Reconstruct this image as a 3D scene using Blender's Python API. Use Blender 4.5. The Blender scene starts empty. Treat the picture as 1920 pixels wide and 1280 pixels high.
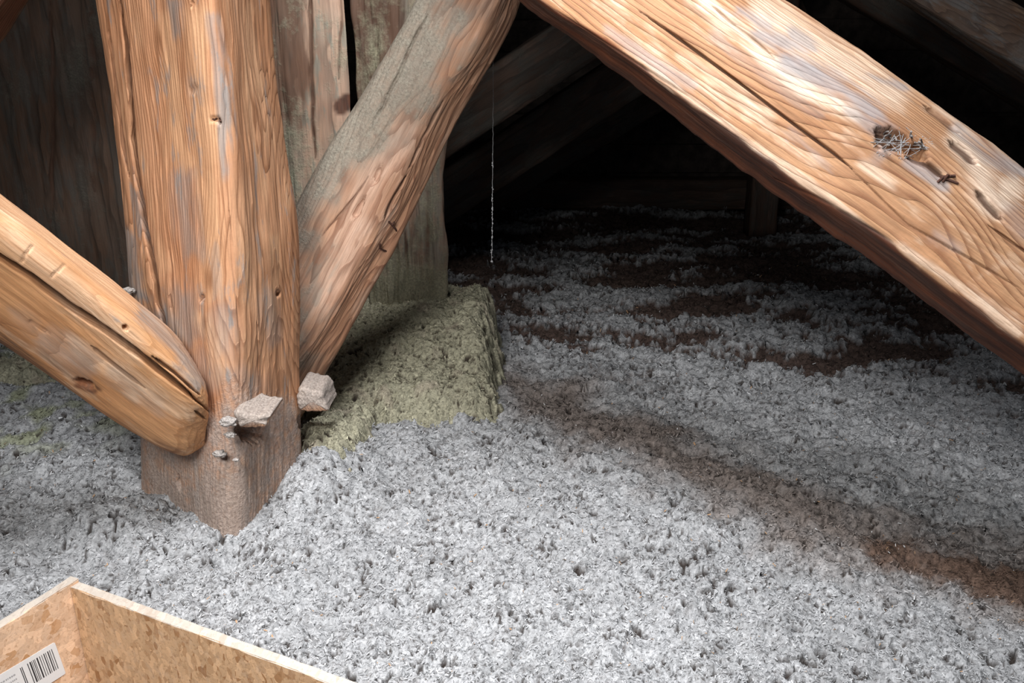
import bpy, math, random
import numpy as np
from mathutils import Vector, Matrix

# ------------------------------------------------------------------ camera, world, lights
SC = bpy.context.scene
COL = SC.collection
F, W0, H0 = 1600.0, 1920, 1280
PITCH = math.radians(19.5)
CP, SP = math.cos(PITCH), math.sin(PITCH)
CAMZ = 1.0
cam = bpy.data.cameras.new('camera'); cam.sensor_width = 36; cam.lens = 36 * F / W0
cam.clip_start = .02; cam.clip_end = 60
camo = bpy.data.objects.new('camera', cam); COL.objects.link(camo)
camo.location = (0, 0, CAMZ); camo.rotation_euler = (math.radians(90) - PITCH, 0, 0)
SC.camera = camo
SC.view_settings.view_transform = 'Standard'
try: SC.view_settings.look = 'None'
except Exception: pass
SC.view_settings.gamma = 1; SC.view_settings.use_curve_mapping = False
SC.view_settings.exposure = 0.0

wd = bpy.data.worlds.new('world'); SC.world = wd; wd.use_nodes = True
wd.node_tree.nodes['Background'].inputs[0].default_value = (.75, .85, 1, 1)
wd.node_tree.nodes['Background'].inputs[1].default_value = .10

def area(name, loc, target, sx, sy, power, color, spread=180):
    l = bpy.data.lights.new(name, 'AREA'); l.shape = 'RECTANGLE'; l.size = sx; l.size_y = sy
    l.energy = power; l.color = color; l.spread = math.radians(spread)
    o = bpy.data.objects.new(name, l); COL.objects.link(o); o.location = loc
    o.rotation_euler = (Vector(target) - Vector(loc)).to_track_quat('-Z', 'Y').to_euler()
    return o
area('roof_window_light', (-.05, 1.0, 2.25), (-.15, 1.0, 0),     .5, .5, 25, (.98, .985, 1.0), 102)
area('hatch_side_fill', (-.55, -.25, 1.85), (-.2, 1.45, .25), .7, .6, 19, (1, .985, .96), 96)  # unseen fill added on the camera side for the front faces

area('rear_post_fill', (-.2, 1.55, 2.3), (-.62, 2.6, 1.0), .25, .25, 2.8, (1, .985, .96), 42)  # narrow unseen fill, added only to brighten the rear posts

# ------------------------------------------------------------------ numeric helpers
def U(px, py, Y):
    up = (H0 / 2 - py) / F; y = CP + SP * up; z = -SP + CP * up
    t = Y / y
    return np.array([(px - W0 / 2) / F * t, Y, CAMZ + z * t])
def proj(P):
    d = P - np.array([0, 0, CAMZ])
    dep = d[..., 1] * CP - d[..., 2] * SP
    up = d[..., 1] * SP + d[..., 2] * CP
    return W0 / 2 + F * d[..., 0] / dep, H0 / 2 - F * up / dep
def depth_of(Y, z): return Y * CP - (z - CAMZ) * SP

RS = np.random.RandomState(7)
PERM = RS.permutation(256).astype(np.int32); PERM = np.concatenate([PERM, PERM])
GR = RS.normal(size=(256, 3)); GR /= np.linalg.norm(GR, axis=1)[:, None]
GR = GR.astype(np.float32)
def noise(x, y, z=0.0, seed=0):
    x = np.asarray(x, np.float32); y = np.asarray(y, np.float32); z = np.asarray(z, np.float32) + np.float32(seed * 17.37)
    x, y, z = np.broadcast_arrays(x, y, z)
    xi = np.floor(x).astype(np.int32); yi = np.floor(y).astype(np.int32); zi = np.floor(z).astype(np.int32)
    xf = x - xi; yf = y - yi; zf = z - zi
    xi &= 255; yi &= 255; zi &= 255
    f = lambda t: t * t * t * (t * (t * 6 - 15) + 10)
    u, v, w = f(xf), f(yf), f(zf)
    out = 0
    for dz in (0, 1):
        for dy in (0, 1):
            for dx in (0, 1):
                h = PERM[(PERM[(PERM[(xi + dx) & 255] + yi + dy) & 255] + zi + dz) & 255]
                g = GR[h]
                d = g[..., 0] * (xf - dx) + g[..., 1] * (yf - dy) + g[..., 2] * (zf - dz)
                out = out + d * (u if dx else 1 - u) * (v if dy else 1 - v) * (w if dz else 1 - w)
    return out * 1.6
def fbm(x, y, z=0.0, seed=0, oct=4, gain=.5):
    a, s, o = 1.0, 1.0, 0
    for i in range(oct):
        o = o + a * noise(x * s, y * s, np.asarray(z) * s, seed + i); a *= gain; s *= 2.03
    return o
def sstep(a, b, x):
    t = np.clip((x - a) / (b - a), 0, 1); return t * t * (3 - 2 * t)
def seg_dist(px, py, poly):
    best = np.full(px.shape, 1e9); tt = np.zeros(px.shape)
    n = len(poly) - 1
    for i in range(n):
        ax, ay = poly[i]; bx, by = poly[i + 1]
        dx, dy = bx - ax, by - ay
        t = np.clip(((px - ax) * dx + (py - ay) * dy) / (dx * dx + dy * dy), 0, 1)
        d = np.hypot(px - ax - t * dx, py - ay - t * dy)
        m = d < best; best = np.where(m, d, best); tt = np.where(m, (i + t) / n, tt)
    return best, tt

# ------------------------------------------------------------------ object helpers
def tag(o, label, cat, group=None, kind=None):
    if label: o['label'] = label
    if cat: o['category'] = cat
    if group: o['group'] = group
    if kind: o['kind'] = kind
    return o
def link(name, me, mat=None, parent=None, M=None):
    o = bpy.data.objects.new(name, me); COL.objects.link(o)
    if mat: me.materials.append(mat)
    if M is not None: o.matrix_world = Matrix(M.tolist())
    if parent: o.parent = parent
    return o
def mesh_np(name, V, Fc, smooth=True, attrs=None):
    me = bpy.data.meshes.new(name)
    V = np.asarray(V, np.float32); Fc = np.asarray(Fc, np.int32); k = Fc.shape[1]
    me.vertices.add(len(V)); me.vertices.foreach_set('co', V.ravel())
    me.loops.add(Fc.size); me.loops.foreach_set('vertex_index', Fc.ravel())
    me.polygons.add(len(Fc))
    me.polygons.foreach_set('loop_start', np.arange(0, Fc.size, k, dtype=np.int32))
    me.polygons.foreach_set('loop_total', np.full(len(Fc), k, np.int32))
    me.update(calc_edges=True)
    if smooth: me.polygons.foreach_set('use_smooth', np.ones(len(Fc), bool))
    for n, a in (attrs or {}).items():
        a = np.asarray(a, np.float32)
        if a.ndim == 2:
            at = me.attributes.new(n, 'FLOAT_COLOR', 'POINT')
            if a.shape[1] == 3: a = np.concatenate([a, np.ones((len(a), 1), np.float32)], 1)
            at.data.foreach_set('color', a.ravel())
        else:
            at = me.attributes.new(n, 'FLOAT', 'POINT'); at.data.foreach_set('value', a.ravel())
    return me
def grid_faces(n, m, wrap=False):
    i = np.arange(n - 1)[:, None]; j = np.arange(m if wrap else m - 1)[None, :]
    a = i * m + j; b = i * m + (j + 1) % m
    return np.stack([a, b, b + m, a + m], -1).reshape(-1, 4)

# ------------------------------------------------------------------ shader helpers
class NT:
    def __init__(s, name):
        s.m = bpy.data.materials.new(name); s.m.use_nodes = True
        s.t = s.m.node_tree; s.t.nodes.clear()
        s.out = s.t.nodes.new('ShaderNodeOutputMaterial')
        s.b = s.t.nodes.new('ShaderNodeBsdfPrincipled'); s.t.links.new(s.b.outputs[0], s.out.inputs[0])
    def n(s, typ, **kw):
        nd = s.t.nodes.new('ShaderNode' + typ)
        for k, v in kw.items(): setattr(nd, k, v)
        return nd
    def lk(s, a, b): s.t.links.new(a, b)
    def set(s, sock, v):
        if isinstance(v, bpy.types.NodeSocket): s.lk(v, sock)
        else: sock.default_value = v
    def math(s, op, a, b=0.0, c=None, clamp=False):
        nd = s.n('Math', operation=op, use_clamp=clamp)
        s.set(nd.inputs[0], a); s.set(nd.inputs[1], b)
        if c is not None: s.set(nd.inputs[2], c)
        return nd.outputs[0]
    def vmath(s, op, a, b=(0, 0, 0)):
        nd = s.n('VectorMath', operation=op); s.set(nd.inputs[0], a)
        if op == 'SCALE': s.set(nd.inputs['Scale'], b)
        else: s.set(nd.inputs[1], b)
        return nd.outputs['Value'] if op in ('LENGTH', 'DOT_PRODUCT', 'DISTANCE') else nd.outputs[0]
    def noise(s, vec, scale=1.0, detail=3.0, rough=.5, out='Fac'):
        nd = s.n('TexNoise'); s.set(nd.inputs['Vector'], vec)
        nd.inputs['Scale'].default_value = scale; nd.inputs['Detail'].default_value = detail
        nd.inputs['Roughness'].default_value = rough
        return nd.outputs[out]
    def ramp(s, fac, stops):
        nd = s.n('ValToRGB'); s.set(nd.inputs[0], fac)
        e = nd.color_ramp.elements
        while len(e) < len(stops): e.new(.5)
        for i, (p, c) in enumerate(stops):
            e[i].position = p; e[i].color = (*c, 1) if isinstance(c, tuple) else (c, c, c, 1)
        return nd.outputs[0]
    def mix(s, fac, a, b, mode='MIX'):
        nd = s.n('Mix', data_type='RGBA', blend_type=mode)
        s.set(nd.inputs[0], fac)
        for k, v in ((6, a), (7, b)):
            if isinstance(v, tuple) and len(v) == 3: v = (*v, 1)
            s.set(nd.inputs[k], v)
        return nd.outputs[2]
    def attr(s, name, out='Fac'):
        nd = s.n('Attribute', attribute_name=name); return nd.outputs[out]
    def obj(s): return s.n('TexCoord').outputs['Object']
    def sc(s, v, k): return s.vmath('MULTIPLY', v, k)
    def bump(s, h, dist, strength=1.0, prev=None):
        nd = s.n('Bump'); nd.inputs['Strength'].default_value = strength; nd.inputs['Distance'].default_value = dist
        s.set(nd.inputs['Height'], h)
        if prev is not None: s.lk(prev, nd.inputs['Normal'])
        return nd.outputs[0]

def wood_mat(name, pith=(.12, .2), tilt=(.05, .03), freq=150, knots=(), light=(.62, .36, .19), dark=(.27, .115, .05),
             greyc=(.30, .285, .275), warp=.02, ringk=1.0, dustc=(.36, .33, .30), rough=.75, seed=0.0, bumpd=.0013, pale=(.74, .50, .32), greylev=.575):
    s = NT(name); P = s.obj(); P0 = s.vmath('ADD', P, (seed, seed * .7, seed * .37))
    w = s.noise(s.sc(P0, (5, 5, .7)), 1, 3, .55, 'Color')
    w = s.vmath('SCALE', s.vmath('SUBTRACT', w, (.5, .5, .5)), warp * 4)
    w2 = s.noise(s.sc(P0, (30, 30, 1.3)), 1, 2, .5, 'Color')
    w2 = s.vmath('SCALE', s.vmath('SUBTRACT', w2, (.5, .5, .5)), .0045)
    Q = s.vmath('ADD', s.vmath('ADD', P, w), w2)
    sx = s.n('SeparateXYZ'); s.lk(Q, sx.inputs[0]); X, Y, Z = sx.outputs
    x = s.math('ADD', s.math('MULTIPLY', Z, tilt[0]), s.math('SUBTRACT', X, pith[0]))
    y = s.math('ADD', s.math('MULTIPLY', Z, tilt[1]), s.math('SUBTRACT', Y, pith[1]))
    r = s.math('SQRT', s.math('ADD', s.math('MULTIPLY', x, x), s.math('MULTIPLY', y, y)))
    kn = None
    for (kx, ky, kz, rad, amp) in knots:
        d = s.vmath('MULTIPLY', s.vmath('SUBTRACT', Q, (kx, ky, kz)), (1, 1, .42))
        l = s.vmath('LENGTH', d)
        g = s.math('EXPONENT', s.math('MULTIPLY', s.math('POWER', s.math('DIVIDE', l, rad), 1.6), -1.0))
        r = s.math('ADD', r, s.math('MULTIPLY', g, amp))
        core = s.math('EXPONENT', s.math('MULTIPLY', s.math('POWER', s.math('DIVIDE', l, rad * .28), 2.0), -1.0))
        kn = core if kn is None else s.math('MAXIMUM', kn, core)
    ring = s.math('MULTIPLY', r, freq)
    ring = s.math('ADD', ring, s.math('MULTIPLY', s.noise(s.sc(P0, (9, 9, .8)), 1, 1), 1.5))
    cr = s.n('CombineXYZ'); s.lk(r, cr.inputs[0]); s.lk(s.math('MULTIPLY', Z, .12), cr.inputs[1])
    rv = s.noise(cr.outputs[0], 42, 2, .6); ring = s.math('ADD', ring, s.math('MULTIPLY', rv, freq * .014))
    fr = s.math('FRACT', ring)
    late = s.ramp(fr, [(0, 0.0), (.4, .08), (.72, .55), (.88, 1.0), (.96, .9), (1.0, 0.0)])
    fib = s.noise(s.sc(P0, (420, 420, 14)), 1, 3, .6)
    fib2 = s.noise(s.sc(P0, (110, 110, 4)), 1, 3, .6)
    big = s.noise(s.sc(P0, (7, 7, 2.4)), 1, 4, .6)
    med = s.noise(s.sc(P0, (22, 22, 6)), 1, 4, .62)
    base = s.mix(s.ramp(big, [(.38, 0.0), (.62, 1.0)]), light, tuple(c * k for c, k in zip(light, (.84, .74, .66))))
    base = s.mix(s.math('MULTIPLY', s.attr('pale'), 1.0, clamp=True), base, pale)
    base = s.mix(s.ramp(med, [(.54, 0.0), (.68, .6)]), base, pale)
    lf = s.math('MULTIPLY', late, s.math('MULTIPLY', s.ramp(med, [(.3, 1.0), (.75, .6)]), 1.05 * ringk))
    lf = s.math('MULTIPLY', lf, s.ramp(rv, [(.3, .5), (.55, 1.0)]))
    lf = s.math('MULTIPLY', lf, s.math('SUBTRACT', 1.0, s.math('MULTIPLY', s.attr('pale'), .6)), clamp=True)
    base = s.mix(lf, base, dark)
    base = s.mix(s.ramp(fib2, [(.52, 0.0), (.74, .5)]), base, dark)
    base = s.mix(s.ramp(fib, [(.3, .55), (.58, 0.0)]), base, tuple(c * .45 for c in light))
    if kn is not None: base = s.mix(s.math('MULTIPLY', kn, .75), base, tuple(c * .8 for c in dark))
    gm = s.noise(s.sc(P0, (13, 13, 3.2)), 2.0, 5, .65)
    gmask = s.math('ADD', s.ramp(gm, [(greylev, 0.0), (greylev + .07, .7)]),
                   s.math('MULTIPLY', s.attr('grey'), s.ramp(med, [(.25, .6), (.6, 1.0)])), clamp=True)
    gcol = s.mix(s.math('MULTIPLY', late, .5), greyc, tuple(c * .5 for c in greyc))
    gcol = s.mix(s.ramp(fib2, [(.45, 0.0), (.7, .6)]), gcol, tuple(c * .45 for c in greyc))
    base = s.mix(s.math('MULTIPLY', gmask, .85), base, gcol)
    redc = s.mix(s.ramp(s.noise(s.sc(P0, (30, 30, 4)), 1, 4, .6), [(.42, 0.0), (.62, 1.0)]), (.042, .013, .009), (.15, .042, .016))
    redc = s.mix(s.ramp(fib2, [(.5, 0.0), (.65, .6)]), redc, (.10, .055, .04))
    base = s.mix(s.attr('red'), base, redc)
    base = s.mix(s.attr('shade_bark'), base, (.075, .036, .022))  # dark brown: painted shade of the cracks, and bark on rear posts
    nz = s.n('SeparateXYZ'); s.lk(s.n('NewGeometry').outputs['Normal'], nz.inputs[0])
    fluff = s.noise(P0, 160, 4, .7)
    dn = s.noise(P0, 34, 5, .7)
    dm = s.math('ADD', s.attr('dust'), s.math('MULTIPLY', s.math('SUBTRACT', dn, .5), 1.1))
    dm = s.ramp(dm, [(.3, 0.0), (.75, 1.0)])
    dm = s.math('MULTIPLY', dm, s.math('GREATER_THAN', s.attr('dust'), .02))
    dcol = s.mix(s.ramp(fluff, [(.35, 0.0), (.65, 1.0)]), tuple(c * .6 for c in dustc), tuple(min(1, c * 1.25) for c in dustc))
    base = s.mix(s.math('MULTIPLY', dm, .85), base, dcol)
    s.lk(base, s.b.inputs['Base Color']); s.b.inputs['Roughness'].default_value = rough
    s.b.inputs['Specular IOR Level'].default_value = .35
    h = s.math('ADD', s.math('MULTIPLY', late, .7 * ringk), s.math('ADD', s.math('MULTIPLY', fib, .35), s.math('MULTIPLY', fib2, .8)))
    b1 = s.bump(h, bumpd, .8)
    b2 = s.bump(s.math('MULTIPLY', fluff, s.math('ADD', dm, .12)), .004, .8, b1)
    s.lk(b2, s.b.inputs['Normal'])
    return s.m

def wool_mat(name):
    s = NT(name); P = s.obj()
    col = s.attr('tint', 'Color')
    n1 = s.noise(P, 260, 4, .7); n2 = s.noise(P, 90, 4, .7)
    v = s.n('TexVoronoi'); v.inputs['Scale'].default_value = 210; s.lk(P, v.inputs['Vector'])
    sepv = s.n('SeparateXYZ'); s.lk(v.outputs['Color'], sepv.inputs[0])
    spk = s.ramp(sepv.outputs[0], [(0, .62), (.14, .88), (.6, 1.0), (.88, 1.06), (1.0, 1.3)])
    k = s.ramp(n1, [(.3, .72), (.5, .98), (.7, 1.15)])
    k2 = s.ramp(n2, [(.34, .50), (.44, .97), (.7, 1.08)])
    c = s.mix(1.0, col, k, 'MULTIPLY'); c = s.mix(1.0, c, k2, 'MULTIPLY'); c = s.mix(1.0, c, spk, 'MULTIPLY')
    c = s.mix(s.math('MULTIPLY', s.attr('pit'), 1.0, clamp=True), c, (.035, .028, .025))  # shade of the pits mixed into the colour
    s.lk(c, s.b.inputs['Base Color']); s.b.inputs['Roughness'].default_value = .95
    s.b.inputs['Specular IOR Level'].default_value = .1
    h = s.math('ADD', s.math('MULTIPLY', n1, .5), n2)
    s.lk(s.bump(h, .0045, 1.0), s.b.inputs['Normal'])
    return s.m
def flake_mat():
    s = NT('paper_flakes'); s.lk(s.attr('tint', 'Color'), s.b.inputs['Base Color'])
    s.b.inputs['Roughness'].default_value = .9; s.b.inputs['Specular IOR Level'].default_value = .15
    return s.m
def plain(name, col, rough=.6, metal=0.0, spec=.3, nscale=60, amt=.25, bump=.001):
    s = NT(name); P = s.obj(); n = s.noise(P, nscale, 4, .6)
    lo = tuple(c * (1 - amt) for c in col); hi = tuple(min(1, c * (1 + amt)) for c in col)
    s.lk(s.mix(s.ramp(n, [(.35, 0.0), (.65, 1.0)]), lo, hi), s.b.inputs['Base Color'])
    s.b.inputs['Roughness'].default_value = rough; s.b.inputs['Metallic'].default_value = metal
    s.b.inputs['Specular IOR Level'].default_value = spec
    if bump: s.lk(s.bump(n, bump, .8), s.b.inputs['Normal'])
    return s.m
def osb_mat(name, light=(.66, .43, .25), dark=(.36, .18, .075), dust=.0):
    s = NT(name); P = s.obj()
    col = None
    for i, (rot, sc) in enumerate([((0, 0, .3), (1, 1, 1)), ((.5, .9, 1.1), (1, 1, 1)), ((1.1, .2, -.6), (1, 1, 1))]):
        mp = s.n('Mapping'); mp.inputs['Rotation'].default_value = rot; mp.inputs['Scale'].default_value = (110, 30, 60); s.lk(P, mp.inputs[0])
        wv = s.vmath('ADD', mp.outputs[0], s.vmath('SCALE', s.noise(P, 30, 2, .5, 'Color'), 1.2))
        v = s.n('TexVoronoi'); v.inputs['Scale'].default_value = 1; s.lk(wv, v.inputs['Vector'])
        sp = s.n('SeparateXYZ'); s.lk(v.outputs['Color'], sp.inputs[0])
        c = s.ramp(sp.outputs[0], [(0, dark), (.12, tuple(a * .5 + b * .5 for a, b in zip(light, dark))), (.3, tuple(c * .86 for c in light)), (.75, light), (1, tuple(min(1, c * 1.18) for c in light))])
        col = c if col is None else s.mix(s.math('GREATER_THAN', sp.outputs[1], .62), col, c)
        hh = sp.outputs[2] if i == 0 else s.math('ADD', hh, sp.outputs[2])
    g = s.noise(s.sc(P, (160, 160, 160)), 1, 4, .6)
    col = s.mix(s.ramp(g, [(.32, .5), (.45, 0.0)]), col, tuple(c * .6 for c in dark))
    col = s.mix(s.ramp(s.noise(P, 45, 5, .7), [(.5, 0.0), (.8, .25 + dust)]), col, (.55, .52, .48))
    if dust: col = s.mix(dust, col, (.66, .63, .58))
    s.lk(col, s.b.inputs['Base Color']); s.b.inputs['Roughness'].default_value = .7
    s.lk(s.bump(s.math('ADD', hh, g), .0006, .8), s.b.inputs['Normal'])
    return s.m

# ------------------------------------------------------------------ timber builder
def frame_from(a, b, ref=(0, 1, 0)):
    z = b - a; z /= np.linalg.norm(z); y = np.array(ref, float); y -= z * y.dot(z); y /= np.linalg.norm(y)
    x = np.cross(y, z); M = np.eye(4); M[:3, 0] = x; M[:3, 1] = y; M[:3, 2] = z; M[:3, 3] = a
    return M
def ring_pts(C, counts, rad):
    """C (n,4,3) corners per station -> (n, m, 3) rounded closed outline"""
    segs = []
    for i in range(4):
        prev, cur, nxt = C[:, i - 1], C[:, i], C[:, (i + 1) % 4]
        a = (prev + cur) / 2; b = (cur + nxt) / 2
        r = rad[i]
        s0 = cur + (a - cur) * r * 2; s1 = cur + (b - cur) * r * 2
        k = counts[i]
        for j in range(k):
            t = j / k
            ta = .5 - r * .62   # share of the param spent on the flat part
            if t < ta: p = a + (s0 - a) * (t / ta)
            elif t > 1 - ta: p = s1 + (b - s1) * ((t - 1 + ta) / ta)
            else:
                q = (t - ta) / (1 - 2 * ta); p = s0 * (1 - q) ** 2 + cur * 2 * q * (1 - q) + s1 * q * q
            segs.append(p)
    return np.stack(segs, 1)
def catmull(S, n):
    S = np.asarray(S, float); k = len(S); u = np.linspace(0, k - 1, n)
    L = np.concatenate([[0], np.cumsum(np.linalg.norm(np.diff(S.mean(1), axis=0), axis=1))])
    u = np.interp(np.linspace(0, L[-1], n), L, np.arange(k))
    i = np.clip(u.astype(int), 0, k - 2); f = (u - i)[:, None, None]
    P = np.concatenate([[2 * S[0] - S[1]], S, [2 * S[-1] - S[-2]]])
    p0, p1, p2, p3 = P[i], P[i + 1], P[i + 2], P[i + 3]
    return .5 * (2 * p1 + (p2 - p0) * f + (2 * p0 - 5 * p1 + 4 * p2 - p3) * f ** 2 + (3 * p1 - 3 * p2 + p3 - p0) * f ** 3)
def timber(name, stations, n, counts, rad, mat_fn, rough=(.004, .0022, .0012), feats=(), paint=None, seed=0, parent=None, corner_jit=0.0, fit=True):
    C = catmull(stations, n)
    if corner_jit:
        zz = np.arange(n) / n * 40
        for i in range(4):
            j = fbm(zz, 3.3 * i, seed * 1.7, 3, 3)[:, None] * corner_jit
            C[:, i] += (C[:, (i + 1) % 4] - C[:, i]) * j
    G = ring_pts(C, counts, rad); m = G.shape[1]
    a, b = C[0].mean(0), C[-1].mean(0)
    M = frame_from(a, b); Mi = np.linalg.inv(M)
    def normals(G):
        du = np.roll(G, -1, 1) - np.roll(G, 1, 1); dv = np.gradient(G, axis=0)
        N = np.cross(du, dv); N /= np.linalg.norm(N, axis=2, keepdims=True) + 1e-12
        out = (G - G.mean(1, keepdims=True))
        if (N * out).sum() < 0: N = -N
        return N
    N = normals(G)
    L = G @ Mi[:3, :3].T + Mi[:3, 3]
    x, y, z = L[..., 0], L[..., 1], L[..., 2]
    d = rough[0] * fbm(x * 9, y * 9, z * 3.2, seed, 3) + rough[1] * fbm(x * 34, y * 34, z * 4.5, seed + 5, 3) + rough[2] * fbm(x * 110, y * 110, z * 7, seed + 9, 2)
    px, py = proj(G); face = (N * (np.array([0, 0, CAMZ]) - G)).sum(2) > 0
    shade_bark = np.zeros((n, m)); carve = np.zeros((n, m))
    for ft in feats:
        kind = ft[0]
        if kind == 'crack':      # polyline, halfwidth px, depth m
            _, poly, wpx, dep = ft
            wob = fbm(px / 90, py / 90, 0, seed + 31, 3) * 4
            ds, t = seg_dist(px + wob, py + wob * .7, poly)
            wv = wpx * (np.minimum(t, 1 - t) * 6).clip(.25, 1) * (1 + .18 * noise(px / 40, py / 40, 0, seed + 8))
            shade_bark = np.maximum(shade_bark, np.where(face, np.exp(-(ds / (wv * .75 + .6)) ** 4) * min(1, dep / .011) * .9, 0))  # dark brown along each crack, painting in the groove's shade
            carve = np.maximum(carve, np.where(face, dep * np.exp(-np.abs(ds / wv) ** 3) * (.75 + .5 * np.abs(noise(z * 20, 0 * z + .5, 0, seed))), 0))
        elif kind == 'hole':     # cx cy, rx, ry, rot, depth
            _, cx, cy, rx, ry, rot, dep = ft
            c, s_ = math.cos(rot), math.sin(rot); qx, qy = px - cx, py - cy
            e = np.hypot((qx * c + qy * s_) / rx, (-qx * s_ + qy * c) / ry) + .35 * fbm(px / 14, py / 14, 0, seed + 3, 3)
            d = d - np.where(face, dep * (1 - sstep(.55, 1.15, e)), 0)
    vd = G - np.array([0, 0, CAMZ]); vd /= np.linalg.norm(vd, axis=2, keepdims=True)
    cd = vd * 1.2 - N; cd /= np.linalg.norm(cd, axis=2, keepdims=True)   # splits run in towards the heart
    G = G + N * d[..., None] + cd * carve[..., None]
    GN[0] = fbm(x * 55, y * 55, z * 5, seed + 40, 4) * 9 + fbm(x * 150, y * 150, z * 20, seed + 41, 2) * 4
    A = {k: np.zeros((n, m)) for k in ('dust', 'grey', 'red', 'pale', 'shade_bark')}
    A['shade_bark'] = np.clip(shade_bark, 0, 1)
    if paint: paint(A, G, N, px, py, face, x, y, z)
    V = (G @ Mi[:3, :3].T + Mi[:3, 3]).reshape(-1, 3)
    Fc = grid_faces(n, m, True)
    V = np.concatenate([V, V[:m].mean(0, keepdims=True), V[-m:].mean(0, keepdims=True)])
    j = np.arange(m); jn = (j + 1) % m
    c0, c1 = n * m, n * m + 1
    # caps as quads (two ring edges per quad)
    h = np.arange(0, m - 1, 2)
    cap0 = np.stack([np.full(len(h), c0), (h + 2) % m, h + 1, h], 1); base = (n - 1) * m
    cap1 = np.stack([np.full(len(h), c1), base + h, base + h + 1, base + (h + 2) % m], 1)
    Fa = np.concatenate([Fc, cap0, cap1])
    # orientation: make outward
    p = V[Fa[len(Fc) // 2]]; nn = np.cross(p[1] - p[0], p[2] - p[0]); cc = V[:-2].reshape(n, m, 3)[n // 2].mean(0)
    if nn.dot(p.mean(0) - cc) < 0: Fa = Fa[:, ::-1]
    at = {k: np.concatenate([v.ravel(), [v[0].mean(), v[-1].mean()]]) for k, v in A.items()}
    me = mesh_np(name, V, Fa, True, at)
    mat = mat_fn(Mi) if callable(mat_fn) else mat_fn
    return link(name, me, mat, parent, M)
GN = [0]
def loc(Mi, p): return tuple((Mi[:3, :3] @ p + Mi[:3, 3]).tolist())

# ------------------------------------------------------------------ setting: shell of the attic
def box_mesh(name, sx, sy, sz, bev=0.0, wob=0.0, seg=1, seed=0):
    xs = [np.linspace(-s / 2, s / 2, 2) for s in (sx, sy, sz)]
    import bmesh
    bm = bmesh.new(); bmesh.ops.create_cube(bm, size=1)
    for v in bm.verts: v.co.x *= sx; v.co.y *= sy; v.co.z *= sz
    if seg > 1: bmesh.ops.subdivide_edges(bm, edges=bm.edges[:], cuts=seg, use_grid_fill=True)
    if bev: bmesh.ops.bevel(bm, geom=[e for e in bm.edges if len(e.link_faces) == 2 and e.calc_face_angle() > .5], offset=bev, segments=2, affect='EDGES')
    if wob:
        rr = random.Random(seed)
        for v in bm.verts: v.co += Vector([rr.uniform(-wob, wob) for _ in range(3)])
    me = bpy.data.meshes.new(name); bm.to_mesh(me); bm.free(); return me
def placed(name, me, mat, loc_, rot=(0, 0, 0), parent=None):
    o = link(name, me, mat, parent); o.location = loc_; o.rotation_euler = rot; return o

m_old = plain('old_dark_boards', (.055, .042, .035), .85, nscale=14, amt=.5, bump=.004)
fl = placed('floor', box_mesh('floor', 9, 9.0, .04), m_old, (0, 3.0, -.30)); fl['kind'] = 'structure'
# floor boards of the hatch opening stay outside the view; far gable of horizontal boards
wb = link('wall_back', box_mesh('wall_back', 9, .05, 3.6), m_old); wb.location = (0, 6.05, 1.4); wb['kind'] = 'structure'
bme = box_mesh('board', 7.4, .025, .19, .004)
for i in range(11):
    b = placed('board', bme if i else bme, None, (-.05 + .1 * (i % 3), 6.005 - .004 * (i % 2), .02 + i * .2), (0, .002 * ((i * 7) % 5 - 2), 0), wb)
    b.location = (b.location.x, b.location.y - 6.05, b.location.z - 1.4)
if not bme.materials: bme.materials.append(m_old)
for nm, x in (('wall_left', -4.4), ('wall_right', 4.4)):
    w_ = placed(nm, box_mesh(nm, .05, 9, 3.6), m_old, (x, 3, 1.4)); w_['kind'] = 'structure'
# roof slopes, with the daylight opening left free above the camera
def roof(name, x0, x1, y0, y1, zf):
    V = []; 
    for dz in (0, .06):
        for (x, y) in ((x0, y0), (x1, y0), (x1, y1), (x0, y1)): V.append((x, y, zf(x, y) + dz))
    Fc = [(3, 2, 1, 0), (4, 5, 6, 7), (0, 1, 5, 4), (1, 2, 6, 5), (2, 3, 7, 6), (3, 0, 4, 7)]
    return link(name, mesh_np(name, V, Fc, False), m_old)
zf = lambda x, y: 3.1 - .12 * abs(x)
rf = roof('ceiling', -4.5, 4.5, 1.5, 6.2, zf); rf['kind'] = 'structure'

# ------------------------------------------------------------------ blown insulation
def hatch_local(x, y):
    """coordinates along the two curb boards, origin at their corner"""
    dx, dy = x - HC[0], y - HC[1]
    return dx * HA[0] + dy * HA[1], dx * HB[0] + dy * HB[1]
HC = np.array([-.803, 1.312]); HA = np.array([.905, -.425]); HB = np.array([-.425, -.905])

def base_h(x, y):
    h = .030 * fbm(x * 1.3, y * 1.3, 0, 11, 3)
    # shallow drift against the near post and dip in front of it
    h = h * sstep(.1, .45, np.hypot(x + .6, y - 1.7)) 
    h = h + .03 * np.exp(-((x + .40) ** 2 + (y - 1.95) ** 2) / .03)
    h = h + .085 * np.exp(-((x + .465) ** 2 / .006 + (y - 1.76) ** 2 / .012)) + .055 * np.exp(-((x + .86) ** 2 / .02 + (y - 1.63) ** 2 / .006)) - .05 * np.exp(-((x + .585) ** 2 / .003 + (y - 1.50) ** 2 / .006))
    h = h - .03 * sstep(3, 5.5, y)
    return h
def pit_n(x, y, seed):
    return (noise(x * 42, y * 48, 0, seed + 9) + .6 * noise(x * 95, y * 120, 0, seed + 10) + .45 * noise(x * 9, y * 9, 0, seed + 12),
            noise(x * 105, y * 130, 0, seed + 13) + .5 * noise(x * 230, y * 260, 0, seed + 15) + .5 * noise(x * 20, y * 20, 0, seed + 14))
_qx, _qy = RS.rand(2, 60000) * 6
PQ = [np.quantile(q, (.945, .975, .93, .97)) for q in pit_n(_qx, _qy, 20)]
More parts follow.
